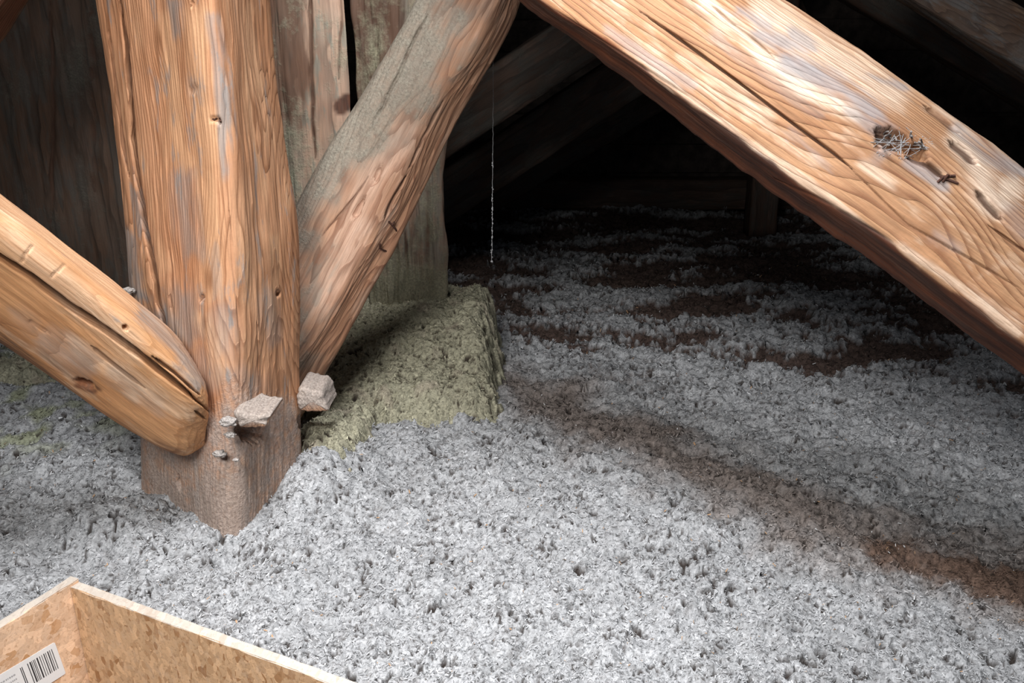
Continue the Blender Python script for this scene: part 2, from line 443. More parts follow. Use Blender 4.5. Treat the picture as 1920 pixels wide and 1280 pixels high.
def fluff_h(x, y, k=1.0, seed=20):
    h = .017 * fbm(x * 11, y * 11, 0, seed, 2) + .0100 * fbm(x * 30, y * 30, 0, seed + 2, 2) + .0042 * fbm(x * 95, y * 95, 0, seed + 4, 2)
    h = h + .0022 * fbm(x * 240, y * 240, 0, seed + 6, 2)
    a, b = pit_n(x, y, seed)
    pm = sstep(PQ[0][0], PQ[0][1], a); pm2 = sstep(PQ[1][2], PQ[1][3], b)
    h = h - .014 * pm - .006 * pm2
    return h * k, np.maximum(pm, .8 * pm2)

NX, NY = 800, 620
def tint_floor(x, y, pit, hh):
    px, py = proj(np.stack([x, y, 0 * x], -1))
    g = .405 + .05 * noise(x * 5, y * 5, 0, 50) + .05 * noise(x * 25, y * 25, 0, 51)
    col = np.stack([g * .985, g * 1.0, g * 1.03], -1)
    brown = np.array([.19, .145, .12])
    # brown dust plus the diagonal's shadow painted in, and rusty patch at its end (world space)
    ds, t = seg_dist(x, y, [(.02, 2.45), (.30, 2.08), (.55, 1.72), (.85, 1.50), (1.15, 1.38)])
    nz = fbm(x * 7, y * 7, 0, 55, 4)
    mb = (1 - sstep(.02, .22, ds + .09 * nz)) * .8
    ds2, _ = seg_dist(x, y, [(.80, 1.52), (1.02, 1.40), (1.25, 1.36)])
    mr = 1 - sstep(.03, .10, ds2 + .05 * nz + .03 * noise(x * 60, y * 60, 0, 66))
    # far part: brown boards showing between the clumps
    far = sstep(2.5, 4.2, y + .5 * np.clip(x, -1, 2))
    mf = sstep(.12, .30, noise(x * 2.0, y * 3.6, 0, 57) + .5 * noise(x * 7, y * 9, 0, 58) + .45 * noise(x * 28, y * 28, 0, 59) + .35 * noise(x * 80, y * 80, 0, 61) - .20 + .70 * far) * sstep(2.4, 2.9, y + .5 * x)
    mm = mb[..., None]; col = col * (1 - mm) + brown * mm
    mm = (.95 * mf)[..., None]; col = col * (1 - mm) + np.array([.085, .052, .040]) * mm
    mm = (mr * .65)[..., None]; col = col * (1 - mm) + np.array([.13, .062, .032]) * mm
    # yellowish-green wool bits left of the near post
    gl = np.exp(-(((x + 1.45) / .55) ** 2 + ((y - 2.45) / .45) ** 2)) 
    mg = (sstep(-.1, .45, noise(x * 12, y * 12, 0, 60)) * sstep(.1, .5, gl))[..., None] * .75
    col = col * (1 - mg) + np.array([.30, .32, .18]) * mg
    dk = (pit * .9 + .34 * sstep(.25, .7, noise(x * 60, y * 70, 0, 63) + .4 * noise(x * 150, y * 150, 0, 64)))[..., None].clip(0, .9)  # pits coloured dark to stand in for shade, plus random dark specks
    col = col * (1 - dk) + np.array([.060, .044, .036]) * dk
    rn = RS.rand(*x.shape)[..., None]
    col = col * (.84 + .32 * rn)
    return col, mf
def make_floor():
    ty = np.linspace(0, 1, NY); Yv = .62 * (5.55 / .62) ** ty
    tx = np.linspace(-1, 1, NX)
    tx = np.sign(tx) * (np.abs(tx) * .80 + .20 * np.abs(tx) ** 4)
    X = tx[None, :] * (.68 * Yv[:, None] + .72); Y = np.repeat(Yv[:, None], NX, 1)
    X = X + .0016 * RS.normal(size=X.shape) * Y / 2; Y = Y + .0016 * RS.normal(size=X.shape) * Y / 2
    X = np.clip(X, -4.35, 4.35)
    fh, pit = fluff_h(X, Y)
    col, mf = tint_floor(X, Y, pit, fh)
    Z = base_h(X, Y) + fh - .018 * mf
    # horizontal jitter gives overhanging tufts
    jx = .006 * noise(X * 80, Y * 80, 0, 70); jy = .008 * noise(X * 80, Y * 80, 3, 71)
    V = np.stack([X + jx, Y + jy, Z], -1).reshape(-1, 3)
    Fc = grid_faces(NY, NX)
    c = V[Fc].mean(1); a, b = hatch_local(c[:, 0], c[:, 1])
    keep = ~((a > -.012) & (a < 1.212) & (b > -.012) & (b < .912))
    Fc = Fc[keep]
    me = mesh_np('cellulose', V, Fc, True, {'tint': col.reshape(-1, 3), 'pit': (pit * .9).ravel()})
    return me
m_wool = wool_mat('cellulose_fluff'); m_flake = flake_mat()
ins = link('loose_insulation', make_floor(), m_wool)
tag(ins, 'loose grey blown cellulose insulation covering the whole attic floor', 'insulation', kind='stuff')

def flakes(name, X, Y, Z, size, col, parent, slope=.5):
    n = len(X); L = size * (.6 + .9 * RS.rand(n)); Wd = L * (.16 + .30 * RS.rand(n))
    yaw = RS.rand(n) * 2 * math.pi; pitch = RS.normal(0, slope, n); roll = RS.normal(0, slope, n)
    u = np.stack([np.cos(yaw) * np.cos(pitch), np.sin(yaw) * np.cos(pitch), np.sin(pitch)], -1)
    v = np.stack([-np.sin(yaw) * np.cos(roll), np.cos(yaw) * np.cos(roll), np.sin(roll)], -1)
    w = np.cross(u, v)
    P = np.stack([X, Y, Z], -1); cur = (RS.normal(0, .35, n) * L)[:, None]
    u = u * (L / 2)[:, None]; v = v * (Wd / 2)[:, None]
    V = np.stack([P - u - v, P - u + v + w * cur * .3, P + u + v * .7, P + u - v * .6 + w * cur * .3], 1).reshape(-1, 3)
    i = np.arange(n)[:, None] * 4
    Fc = i + np.array([[0, 3, 2, 1]])
    me = mesh_np(name, V, Fc, False, {'tint': np.repeat(col, 4, 0)})
    o = link(name, me, m_flake, parent); o['kind'] = 'stuff'; return o
nf = 125000
Yf = .75 * (4.6 / .75) ** RS.rand(nf); Xf = (RS.rand(nf) * 2 - 1) * (.66 * Yf + .15)
a, b = hatch_local(Xf, Yf); k = ~((a > -.03) & (a < 1.23) & (b > -.03) & (b < .93)); Xf, Yf = Xf[k], Yf[k]
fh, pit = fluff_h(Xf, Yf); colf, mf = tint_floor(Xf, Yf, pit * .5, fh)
k = pit < .15; Xf, Yf, fh, colf, mf = Xf[k], Yf[k], fh[k], colf[k], mf[k]
colf = np.clip(colf * (.75 + .45 * RS.rand(len(Xf))[:, None]), 0, .8)
wh = RS.rand(len(Xf)); colf[wh < .012] = (.66, .67, .68); colf[(wh > .035) & (wh < .045)] = (.45, .28, .16)
Zf = base_h(Xf, Yf) + fh + .002 - .018 * mf
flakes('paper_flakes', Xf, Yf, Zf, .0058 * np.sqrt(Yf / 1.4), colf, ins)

# ------------------------------------------------------------------ yellowish-green mineral wool around the posts
def wool_mound(name, x0, x1, y0, y1, sd, hgt, step, label, seed):
    xs = np.arange(x0, x1, step); ys = np.arange(y0, y1, step)
    X, Y = np.meshgrid(xs, ys); X = X + .001 * RS.normal(size=X.shape); Y = Y + .001 * RS.normal(size=X.shape)
    D = sd(X, Y) + .030 * fbm(X * 12, Y * 12, 0, seed, 3) + .010 * noise(X * 70, Y * 70, 0, seed + 1)   # >0 inside
    fh, pit = fluff_h(X, Y, .95, seed + 3)
    Z = base_h(X, Y) - .03 + (hgt(X, Y) + .03) * sstep(-.01, .07, D) + fh
    g = .36 + .05 * noise(X * 9, Y * 9, 0, seed + 5) + .04 * noise(X * 60, Y * 60, 0, seed + 6)
    col = np.stack([g * 1.03, g * .98, g * .72], -1)
    pk = sstep(.15, .6, noise(X * 16, Y * 16, 0, seed + 7))[..., None] * .5
    col = col * (1 - pk) + np.array([.36, .30, .24]) * pk
    dk = (pit * .9)[..., None]; col = col * (1 - dk) + np.array([.085, .06, .035]) * dk  # wool pits painted darker in place of shade
    col = col * (.78 + .44 * RS.rand(*X.shape)[..., None])
    V = np.stack([X + .005 * noise(X * 80, Y * 80, 0, 72), Y + .006 * noise(X * 80, Y * 80, 3, 73), Z], -1).reshape(-1, 3)
    Fc = grid_faces(len(ys), len(xs)); keep = D.ravel()[Fc].min(1) > -.004; Fc = Fc[keep]
    used = np.unique(Fc); mp = np.zeros(len(V), np.int64); mp[used] = np.arange(len(used))
    me = mesh_np(name, V[used], mp[Fc], True, {'tint': col.reshape(-1, 3)[used], 'pit': pit.ravel()[used] * .85})
    o = link(name, me, m_wool); tag(o, label, 'insulation', kind='stuff')
    idx = used[RS.rand(len(used)) < .13]; Vf = V[idx]
    cf = np.clip(col.reshape(-1, 3)[idx] * (.6 + .9 * RS.rand(len(idx))[:, None]), 0, .7)
    flakes('wool_tufts', Vf[:, 0], Vf[:, 1], Vf[:, 2] + .002, np.full(len(idx), .007), cf, o, .6)
    return o
def sdbox(X, Y, cx, cy, hx, hy, r=.05):
    qx = np.abs(X - cx) - hx + r; qy = np.abs(Y - cy) - hy + r
    return -(np.hypot(np.maximum(qx, 0), np.maximum(qy, 0)) + np.minimum(np.maximum(qx, qy), 0) - r)
def sd1(X, Y):
    a = sdbox(X, Y, -.36, 2.52, .34, .38, .10)
    b = sdbox(X, Y, -.46, 1.99, .095, .20, .05)
    return np.maximum(a, b)
def hg1(X, Y):
    back = .05 + .155 * sstep(2.12, 2.62, Y) * (1 - .35 * sstep(-.15, .0, X))
    return back
wool_mound('mineral_wool', -.75, .06, 1.80, 2.98, sd1, hg1, .0036, 'yellowish-green mineral wool heaped at the foot of the paired rear posts', 80)
def sd2(X, Y): return sdbox(X, Y, -1.42, 2.55, .30, .17, .12) - .035 + .05 * noise(X * 6, Y * 6, 0, 99)
wool_mound('mineral_wool', -1.85, -1.0, 2.25, 2.85, sd2, lambda X, Y: .03 + 0 * X, .0048, 'thin yellowish-green mineral wool behind the lower left brace', 92)

# ------------------------------------------------------------------ near post
def itp(y, tab): 
    ys = [a for a, _ in tab]; xs = [b for _, b in tab]
    if y < ys[0]: return xs[0] + (xs[1] - xs[0]) / (ys[1] - ys[0]) * (y - ys[0])
    return float(np.interp(y, ys, xs))
L_e = [(0, 157), (100, 172), (225, 192), (280, 200), (400, 213), (500, 219), (640, 232), (880, 246), (1100, 250)]
C_e = [(0, 398), (250, 424), (500, 434), (750, 436), (1020, 430), (1100, 430)]
R_e = [(0, 524), (100, 532), (200, 543), (300, 557), (350, 566), (450, 578), (560, 582), (860, 584), (1100, 584)]
def post_stations():
    S = []
    for z in np.linspace(-.12, 1.55, 24):
        q = []
        for tab, Y in ((L_e, 1.80), (C_e, 1.555), (R_e, 1.86)):
            _, py = proj(np.array([0, Y, z])); px = itp(float(py), tab)
            q.append(np.array([(px - 960) / F * depth_of(Y, z), Y, z]))
        q.append(q[0] + q[2] - q[1]); q[3][1] = min(q[3][1], 2.06)
        # order left, front, right, back
        S.append([q[0], q[1], q[2], q[3]])
    return np.array(S)
def paint_post(A, G, N, px, py, face, x, y, z):
    nz = fbm(G[..., 0] * 14, G[..., 1] * 14, G[..., 2] * 8, 33, 4)
    A['dust'][:] = np.clip(sstep(660, 800, py + 60 * nz) * .66 * sstep(-.1, .9, 1.0), 0, 1) + .75 * sstep(-60, 60, py - 940 + 60 * nz) * sstep(60, -40, px - 430)
    def blob(k, pts, w, amt):
        ds, _ = seg_dist(px + 10 * nz, py + 25 * nz, pts)
        A[k][:] = np.maximum(A[k], amt * (1 - sstep(w * .1, w * 1.25, ds + 6 * nz + GN[0])))
    for pts, w, a in (([(325, 10), (335, 70)], 22, .9), ([(402, 40), (415, 190), (428, 340)], 16, .9), ([(362, 150), (366, 175)], 15, .6),
                      ([(345, 335), (350, 420), (358, 470)], 30, .7), ([(345, 560), (360, 640), (300, 600)], 34, .75), ([(415, 590), (425, 660)], 34, .6),
                      ([(250, 350), (262, 420)], 9, .9), ([(232, 440), (245, 540), (262, 560)], 18, 1.0), ([(405, 470), (402, 560)], 10, .5),
                      ([(500, 560), (510, 620)], 26, .45), ([(565, 330), (568, 400)], 8, .8), ([(380, 690), (470, 720)], 40, .5)):
        blob('grey', pts, w, a)
    for pts, w, a in (([(310, 40), (322, 130), (330, 260), (352, 300)], 24, .8), ([(375, 40), (375, 200), (385, 330)], 34, .75), ([(395, 340), (398, 470), (395, 540)], 30, .9),
                      ([(375, 600), (385, 615)], 26, 1.0), ([(300, 480), (315, 500)], 18, .5), ([(405, 640), (420, 700)], 26, .8), ([(520, 450), (530, 520)], 18, .6), ([(470, 20), (478, 160)], 16, .4), ([(458, 430), (455, 560)], 12, .35)):
        blob('pale', pts, w, a)
pk = lambda Mi: wood_mat('post_wood', pith=(-.04, .0), tilt=(.025, .012), freq=150, warp=.014, light=(.66, .355, .20), dark=(.24, .095, .038), pale=(.74, .44, .25), dustc=(.40, .33, .29), seed=1.3,
    knots=[(*loc(Mi, U(578, 400, 1.84)), .105, .055), (*loc(Mi, U(392, 520, 1.60)), .05, .03), (*loc(Mi, U(290, 75, 1.66)), .035, .02), (*loc(Mi, U(378, 605, 1.60)), .03, .02), (*loc(Mi, U(263, 500, 1.72)), .04, .022)])
feats = [('crack', [(224, -60), (232, 60), (240, 130), (250, 260), (262, 370), (275, 430), (290, 520), (305, 600), (318, 660)], 4.2, .022),
         ('crack', [(200, 60), (215, 160), (222, 230), (240, 330)], 2.6, .006),
         ('crack', [(205, 190), (212, 260), (228, 330), (234, 430)], 2.6, .004),
         ('crack', [(320, 470), (322, 560), (330, 640)], 2.0, .004),
         ('crack', [(430, 380), (440, 520), (452, 640), (450, 760)], 2.0, .003),
         ('crack', [(480, 600), (484, 700)], 1.8, .003),
         ('hole', 403, 224, 13, 4, .35, .012), ('hole', 522, 551, 5, 4, 0, .012), ('hole', 378, 560, 5, 5, 0, .012), ('hole', 360, 10, 4, 3, 0, .01),
         ('hole', 468, 812, 24, 17, .3, .045), ('hole', 573, 790, 14, 18, .2, .045), ('hole', 365, 168, 9, 8, 0, .004), ('hole', 335, 905, 4, 14, -.1, .02), ('hole', 420, 860, 9, 5, .2, .01)]
post = timber('timber_post', post_stations(), 330, (130, 170, 96, 24), (.24, .20, .24, .2), pk, (.0045, .0016, .0009), feats, paint_post, 3)
tag(post, 'thick weathered orange-brown timber post with long split, dusty at its foot', 'timber')

# ------------------------------------------------------------------ lower left brace
def st(*pts): return [U(*p) for p in pts]
def brL(TF, BF, TB, BB, yf, yb): return [U(*TB, yb), U(*TF, yf), U(*BF, yf + .02), U(*BB, yb)]
SL = [brL((-460, 30), (-600, 240), (-440, -10), (-560, 200), 1.14, 1.33),
      brL((-60, 350), (-205, 518), (-45, 317), (-160, 500), 1.30, 1.49),
      brL((60, 442), (-85, 604), (70, 408), (-50, 580), 1.35, 1.54),
      brL((150, 515), (5, 665), (160, 478), (40, 640), 1.39, 1.58),
      brL((250, 600), (100, 732), (262, 556), (130, 700), 1.43, 1.62),
      brL((322, 672), (195, 795), (340, 622), (225, 760), 1.47, 1.66),
      brL((372, 716), (292, 846), (378, 690), (300, 815), 1.505, 1.69),
      brL((388, 748), (338, 864), (396, 725), (368, 835), 1.54, 1.72),
      brL((393, 775), (382, 838), (398, 765), (390, 825), 1.575, 1.70)]
def paint_L(A, G, N, px, py, face, x, y, z):
    nz = fbm(G[..., 0] * 12, G[..., 1] * 12, G[..., 2] * 12, 35, 4)
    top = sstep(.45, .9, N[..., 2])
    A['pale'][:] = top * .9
    A['dust'][:] = .5 * sstep(250, 370, px) * top + .35 * sstep(300, 380, px + 30 * nz) * sstep(760, 690, py)
    def blob(k, pts, w, amt):
        ds, _ = seg_dist(px + 14 * nz, py + 14 * nz, pts); A[k][:] = np.maximum(A[k], amt * (1 - sstep(w * .1, w * 1.2, ds + GN[0])))
    blob('grey', [(90, 640), (160, 680), (130, 650)], 34, .6); blob('grey', [(270, 590), (350, 660), (370, 710)], 22, .9)
    blob('grey', [(35, 590), (60, 610)], 24, .35); blob('grey', [(215, 700), (290, 760)], 26, .35)
    blob('pale', [(20, 440), (150, 560), (240, 640)], 40, .5); blob('pale', [(150, 650), (230, 700), (330, 770)], 26, .45)
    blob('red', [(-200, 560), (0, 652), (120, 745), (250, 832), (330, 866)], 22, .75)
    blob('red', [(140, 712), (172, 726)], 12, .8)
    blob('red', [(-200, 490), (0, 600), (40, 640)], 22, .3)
mL = lambda Mi: wood_mat('brace_wood', pith=(.02, .02), tilt=(.02, .02), freq=115, warp=.013, light=(.68, .37, .18), dark=(.36, .155, .06), pale=(.84, .62, .44), seed=4.1, ringk=.55, greylev=.66,
    knots=[(*loc(Mi, U(160, 720, 1.42)), .04, .02), (*loc(Mi, U(235, 612, 1.42)), .03, .015)])
fL = [('crack', [(-120, 395), (0, 482), (60, 520), (140, 580), (250, 655), (330, 718), (392, 770)], 5.0, .05),
      ('crack', [(285, 668), (330, 700), (378, 742)], 3.2, .022),
      ('crack', [(170, 648), (200, 672), (275, 730)], 3.0, .008),
      ('crack', [(50, 598), (95, 625)], 2.4, .005), ('crack', [(365, 770), (385, 785)], 2.6, .01),
      ('hole', 236, 614, 6, 5, 0, .015), ('hole', 158, 718, 24, 8, .35, .014),
      ('crack', [(40, 490), (62, 458)], 2.2, .004), ('crack', [(95, 525), (122, 492)], 2.2, .004)]
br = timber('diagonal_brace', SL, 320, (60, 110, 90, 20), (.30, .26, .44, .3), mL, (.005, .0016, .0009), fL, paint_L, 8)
tag(br, 'short orange brace with a long open crack, running down left into the near post', 'timber')

# ------------------------------------------------------------------ dusty brace behind the near post
def brR(L, R, Y, f=.70):
    L = np.array(L, float); R = np.array(R, float); Mx = L + (R - L) * f
    l = U(*L, Y + .05); r = U(*R, Y + .06); m = U(*(Mx + (R - L) * .0), Y - .035)
    b = l + r - m; b[1] = Y + .2
    return [l, m, r, b]
SR = [brR((1010, -420), (1200, -360), 2.14), brR((838, -125), (1018, -60), 2.08), brR((764, 0), (957, 70), 2.05), brR((668, 165), (868, 222), 2.03), brR((584, 292), (800, 364), 2.00),
      brR((520, 420), (734, 490), 1.98), brR((455, 560), (668, 618), 1.965, .64), brR((430, 690), (606, 722), 1.955, .58), brR((430, 790), (560, 800), 1.95, .55)]
def paint_R(A, G, N, px, py, face, x, y, z):
    nz = fbm(G[..., 0] * 10, G[..., 1] * 10, G[..., 2] * 10, 37, 4)
    # side of the line that separates the dusty upper face from the bare one
    ln = np.interp(py, [-500, 0, 60, 200, 270, 330, 420, 800], [1180, 860, 850, 805, 745, 650, 580, 520])
    up = sstep(25, -25, px - ln + 40 * nz)
    up2 = sstep(60, -50, px - ln + 50 * nz + 2 * GN[0]); A['dust'][:] = up2 * .60
    A['grey'][:] = np.clip(up2 * .6 + .5 * sstep(60, -20, px - ln + 60 * nz), 0, 1)
    A['dust'][:] = np.maximum(A['dust'], .65 * sstep(600, 720, py + 30 * nz) * sstep(14, -8, (px - np.interp(py, [560, 620, 680, 725], [694, 667, 640, 604]) + 18)*-1))
    def blob(k, pts, w, amt):
        ds, _ = seg_dist(px + 8 * nz, py + 12 * nz, pts); A[k][:] = np.maximum(A[k], amt * (1 - sstep(w * .1, w * 1.2, ds + GN[0])))
    blob('pale', [(600, 560), (640, 480), (700, 330), (760, 260)], 40, .6); blob('grey', [(590, 500), (592, 560)], 14, .9)
    blob('grey', [(612, 540), (632, 480)], 8, .6)
mR = lambda Mi: wood_mat('dusty_brace_wood', pith=(.02, .02), tilt=(.02, .0), freq=140, warp=.012, light=(.52, .30, .19), dark=(.23, .10, .055), pale=(.62, .44, .34), greyc=(.28, .25, .205), dustc=(.31, .285, .23), seed=7.7, greylev=.7,
    knots=[(*loc(Mi, U(742, 400, 1.97)), .04, .02)])
fR = [('crack', [(800, 30), (760, 110), (735, 165), (700, 225)], 3.0, .012), ('crack', [(690, 330), (640, 395), (600, 440)], 2.6, .006), ('hole', 706, 330, 7, 24, .35, .010), ('hole', 672, 388, 7, 24, .4, .014),
      ('crack', [(832, 190), (790, 260), (765, 320)], 3, .006), ('crack', [(765, 330), (735, 380), (722, 410)], 3, .008)]
b2 = timber('diagonal_brace', SR, 260, (48, 76, 40, 24), (.30, .26, .2, .25), mR, (.006, .0026, .0011), fR, paint_R, 14)
tag(b2, 'dusty grey-topped brace rising right from behind the near post', 'timber')

# ------------------------------------------------------------------ big diagonal timber at the right
def lin(tab):
    xs = [a for a, _ in tab]; ys = [b for _, b in tab]
    def f(x):
        if x < xs[0]: return ys[0] + (ys[1] - ys[0]) / (xs[1] - xs[0]) * (x - xs[0])
        if x > xs[-1]: return ys[-1] + (ys[-1] - ys[-2]) / (xs[-1] - xs[-2]) * (x - xs[-1])
        return float(np.interp(x, xs, ys))
    return f
fU = lin([(1300, -125), (1400, -62), (1500, 0), (1630, 84), (1730, 154), (1830, 224), (1920, 290), (2020, 365)])
fUF = lin([(1100, -185), (1340, 0), (1450, 88), (1640, 218), (1780, 320), (1920, 425), (2020, 500)])
fLF = lin([(965, -40), (1011, 5), (1140, 82), (1280, 188), (1380, 257), (1480, 336), (1560, 388), (1680, 464), (1780, 550), (1920, 648), (2000, 705)])
fLB = lin([(900, -40), (965, 0), (1140, 125), (1280, 245), (1405, 340), (1530, 430), (1655, 515), (1780, 613), (1920, 715), (2000, 775)])
SD = []
for x0 in (900, 1050, 1140, 1220, 1300, 1400, 1500, 1600, 1700, 1800, 1900, 2000, 2150, 2400, 2700):
    yf = 1.54 - (x0 - 1150) / 900 * .29
    yf = max(yf, 1.0)
    SD.append([U(x0, fU(x0), yf + .13), U(x0 - 60, fUF(x0 - 60), yf + .01), U(x0 - 175, fLF(x0 - 175), yf), U(x0 - 200, fLB(x0 - 200), yf + .11)])
def paint_D(A, G, N, px, py, face, x, y, z):
    nz = fbm(G[..., 0] * 12, G[..., 1] * 12, G[..., 2] * 12, 41, 4)
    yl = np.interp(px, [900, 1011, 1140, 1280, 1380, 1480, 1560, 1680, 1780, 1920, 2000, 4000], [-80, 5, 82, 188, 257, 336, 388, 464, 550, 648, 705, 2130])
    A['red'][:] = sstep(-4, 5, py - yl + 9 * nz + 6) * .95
    def blob(k, pts, w, amt):
        ds, _ = seg_dist(px + 14 * nz, py + 10 * nz, pts); A[k][:] = np.maximum(A[k], amt * (1 - sstep(w * .1, w * 1.2, ds + 5 * nz + GN[0])))
    for pts, w, a in (([(1385, 20), (1440, 50)], 16, .7), ([(1420, 60), (1470, 78)], 20, .8), ([(1490, 70), (1510, 78)], 24, .85), ([(1470, 110), (1560, 150), (1620, 195), (1640, 215)], 26, .95), ([(1630, 145), (1690, 160)], 14, .7),
                      ([(1790, 240), (1850, 290), (1910, 320)], 20, .75), ([(1140, 60), (1250, 130), (1300, 160)], 16, .55), ([(1700, 305), (1760, 345)], 18, .75),
                      ([(1600, 210), (1660, 250), (1650, 290)], 22, .7), ([(1750, 60), (1800, 120)], 0.1, 0), ([(1520, -10), (1640, 75), (1740, 145), (1840, 212), (1940, 290)], 9, .9), ([(1330, 60), (1420, 130), (1540, 215)], 14, .35),
                      ([(1480, 240), (1560, 320)], 12, .4), ([(1750, 440), (1800, 470)], 18, .4), ([(1905, 400), (1925, 440)], 30, .4)):
        blob('grey', pts, w, a)
    for pts, w, a in (([(1320, 5), (1390, 60), (1440, 110), (1530, 180), (1600, 215)], 22, 1), ([(1430, 20), (1540, 90), (1620, 140), (1680, 185)], 36, .8), ([(1800, 260), (1840, 330), (1870, 390), (1900, 350)], 38, .95),
                      ([(1280, 110), (1380, 170), (1440, 215)], 18, .5), ([(1620, 310), (1670, 345)], 18, .7), ([(1700, 140), (1800, 215)], 18, .5), ([(1900, 480), (1830, 520)], 8, .2), ([(1000, 10), (1160, 95), (1300, 190), (1480, 320), (1650, 440), (1800, 540), (1900, 620)], 10, .6)):
        blob('pale', pts, w, a)
mD = lambda Mi: wood_mat('diagonal_wood', pith=(-.12, .09), tilt=(.012, .01), freq=118, warp=.011, light=(.52, .29, .155), dark=(.22, .09, .042), pale=(.86, .68, .53), greyc=(.33, .325, .345), seed=2.2, ringk=1.05, greylev=.68,
    knots=[(*loc(Mi, U(1690, 262, 1.36)), .10, .06), (*loc(Mi, U(1745, 420, 1.33)), .05, .03), (*loc(Mi, U(1600, 300, 1.38)), .04, .014)])
fD = [('crack', [(1200, 22), (1290, 85), (1390, 158), (1480, 226), (1560, 285), (1600, 318)], 2.6, .012),
      ('hole', 1672, 262, 34, 20, .35, .045), ('hole', 1722, 285, 24, 13, .5, .03), ('crack', [(1700, 295), (1740, 310), (1772, 335)], 6, .012),
      ('crack', [(1735, 197), (1765, 220), (1797, 247)], 5, .008), ('crack', [(1780, 264), (1808, 285), (1832, 309)], 7, .011), ('crack', [(1828, 358), (1850, 385), (1876, 412)], 7, .011),
      ('crack', [(1335, 10), (1370, 42), (1420, 78), (1450, 105)], 3, .005), ('crack', [(1850, 420), (1920, 470), (1990, 520)], 2.5, .005),
      ('crack', [(1450, 330), (1560, 385), (1700, 470)], 2.2, .003), ('crack', [(1590, 310), (1700, 420), (1800, 475), (1920, 545)], 2.4, .004), ('crack', [(1040, 20), (1180, 110), (1290, 180), (1400, 260)], 2.2, .003)]
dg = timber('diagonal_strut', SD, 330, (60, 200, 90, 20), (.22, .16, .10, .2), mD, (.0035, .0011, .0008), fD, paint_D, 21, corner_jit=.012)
tag(dg, 'large bright diagonal timber with knot hole, running down across the right side', 'timber')

# ------------------------------------------------------------------ paired posts behind
def vpost(xl, xm, xr, Y, dY, z0, z1, n=10, back=.16, lean=0.0):
    S = []
    for z in np.linspace(z0, z1, n):
        q = []
        for px, yy in ((xl, Y + dY[0]), (xm, Y), (xr, Y + dY[1])):
            dref = depth_of(yy, .6); X = (px - 960) / F * dref + lean * (z - .6)
            q.append(np.array([X, yy, z]))
        b = q[0] + q[2] - q[1]; b[1] = max(b[1], Y + back); q.append(b); S.append(q)
    return S
def paint_B(k_d, k_g, lo, bark=None):
    def f(A, G, N, px, py, face, x, y, z):
        nz = fbm(G[..., 0] * 10, G[..., 1] * 10, G[..., 2] * 4, 43, 4)
        A['dust'][:] = np.clip(k_d + .45 * nz, 0, 1) + .9 * sstep(lo + .25, lo, G[..., 2] + .08 * nz)
        A['grey'][:] = np.clip(k_g + .6 * nz, 0, 1)
        if bark: A['shade_bark'][:] = np.maximum(A['shade_bark'], .8 * sstep(12, -12, px - bark + 22 * nz + GN[0]) * sstep(420, 180, py + 60 * nz))
        ds, _ = seg_dist(px, py, [(640, 200), (652, 190)])
        A['red'][:] = .9 * (1 - sstep(10, 18, ds + 5 * nz)) * (py < 216)
    return f
mB = lambda Mi: wood_mat('old_post_wood', pith=(.02, .25), tilt=(.02, .01), freq=70, warp=.012, light=(.66, .44, .33), dark=(.21, .12, .085), greyc=(.30, .29, .24), dustc=(.32, .32, .23), seed=5.5, pale=(.40, .27, .20), greylev=.55)
mBark = lambda Mi: wood_mat('bark_post_wood', pith=(.02, .3), tilt=(.02, .0), freq=60, warp=.012, light=(.36, .23, .165), dark=(.12, .07, .05), greyc=(.23, .21, .175), dustc=(.29, .275, .19), seed=9.5, pale=(.30, .2, .15), greylev=.5)
p1 = timber('timber_post', vpost(500, 560, 668, 2.58, (.05, .0), .02, 2.0), 200, (20, 50, 36, 12), (.15, .15, .06, .1), mB, (.003, .003, .0015),
            [('crack', [(583, -40), (584, 140), (592, 300)], 4, .012), ('crack', [(640, -10), (636, 150)], 3, .008)], paint_B(.28, .45, .16, 572), 27)
tag(p1, 'pale flaking timber post seen between near post and dusty brace', 'timber')
p2 = timber('timber_post', vpost(672, 735, 838, 2.62, (.02, .02), .02, 2.0), 230, (30, 50, 30, 12), (.2, .22, .12, .1), mBark, (.010, .009, .004),
            [('crack', [(745, 430), (744, 520), (742, 600)], 4, .012), ('crack', [(763, 430), (762, 600)], 3, .01), ('crack', [(802, 400), (803, 590)], 3, .01)], paint_B(.30, .35, .16, 762), 29)
tag(p2, 'dark rough-barked timber post with its foot in green wool', 'timber')
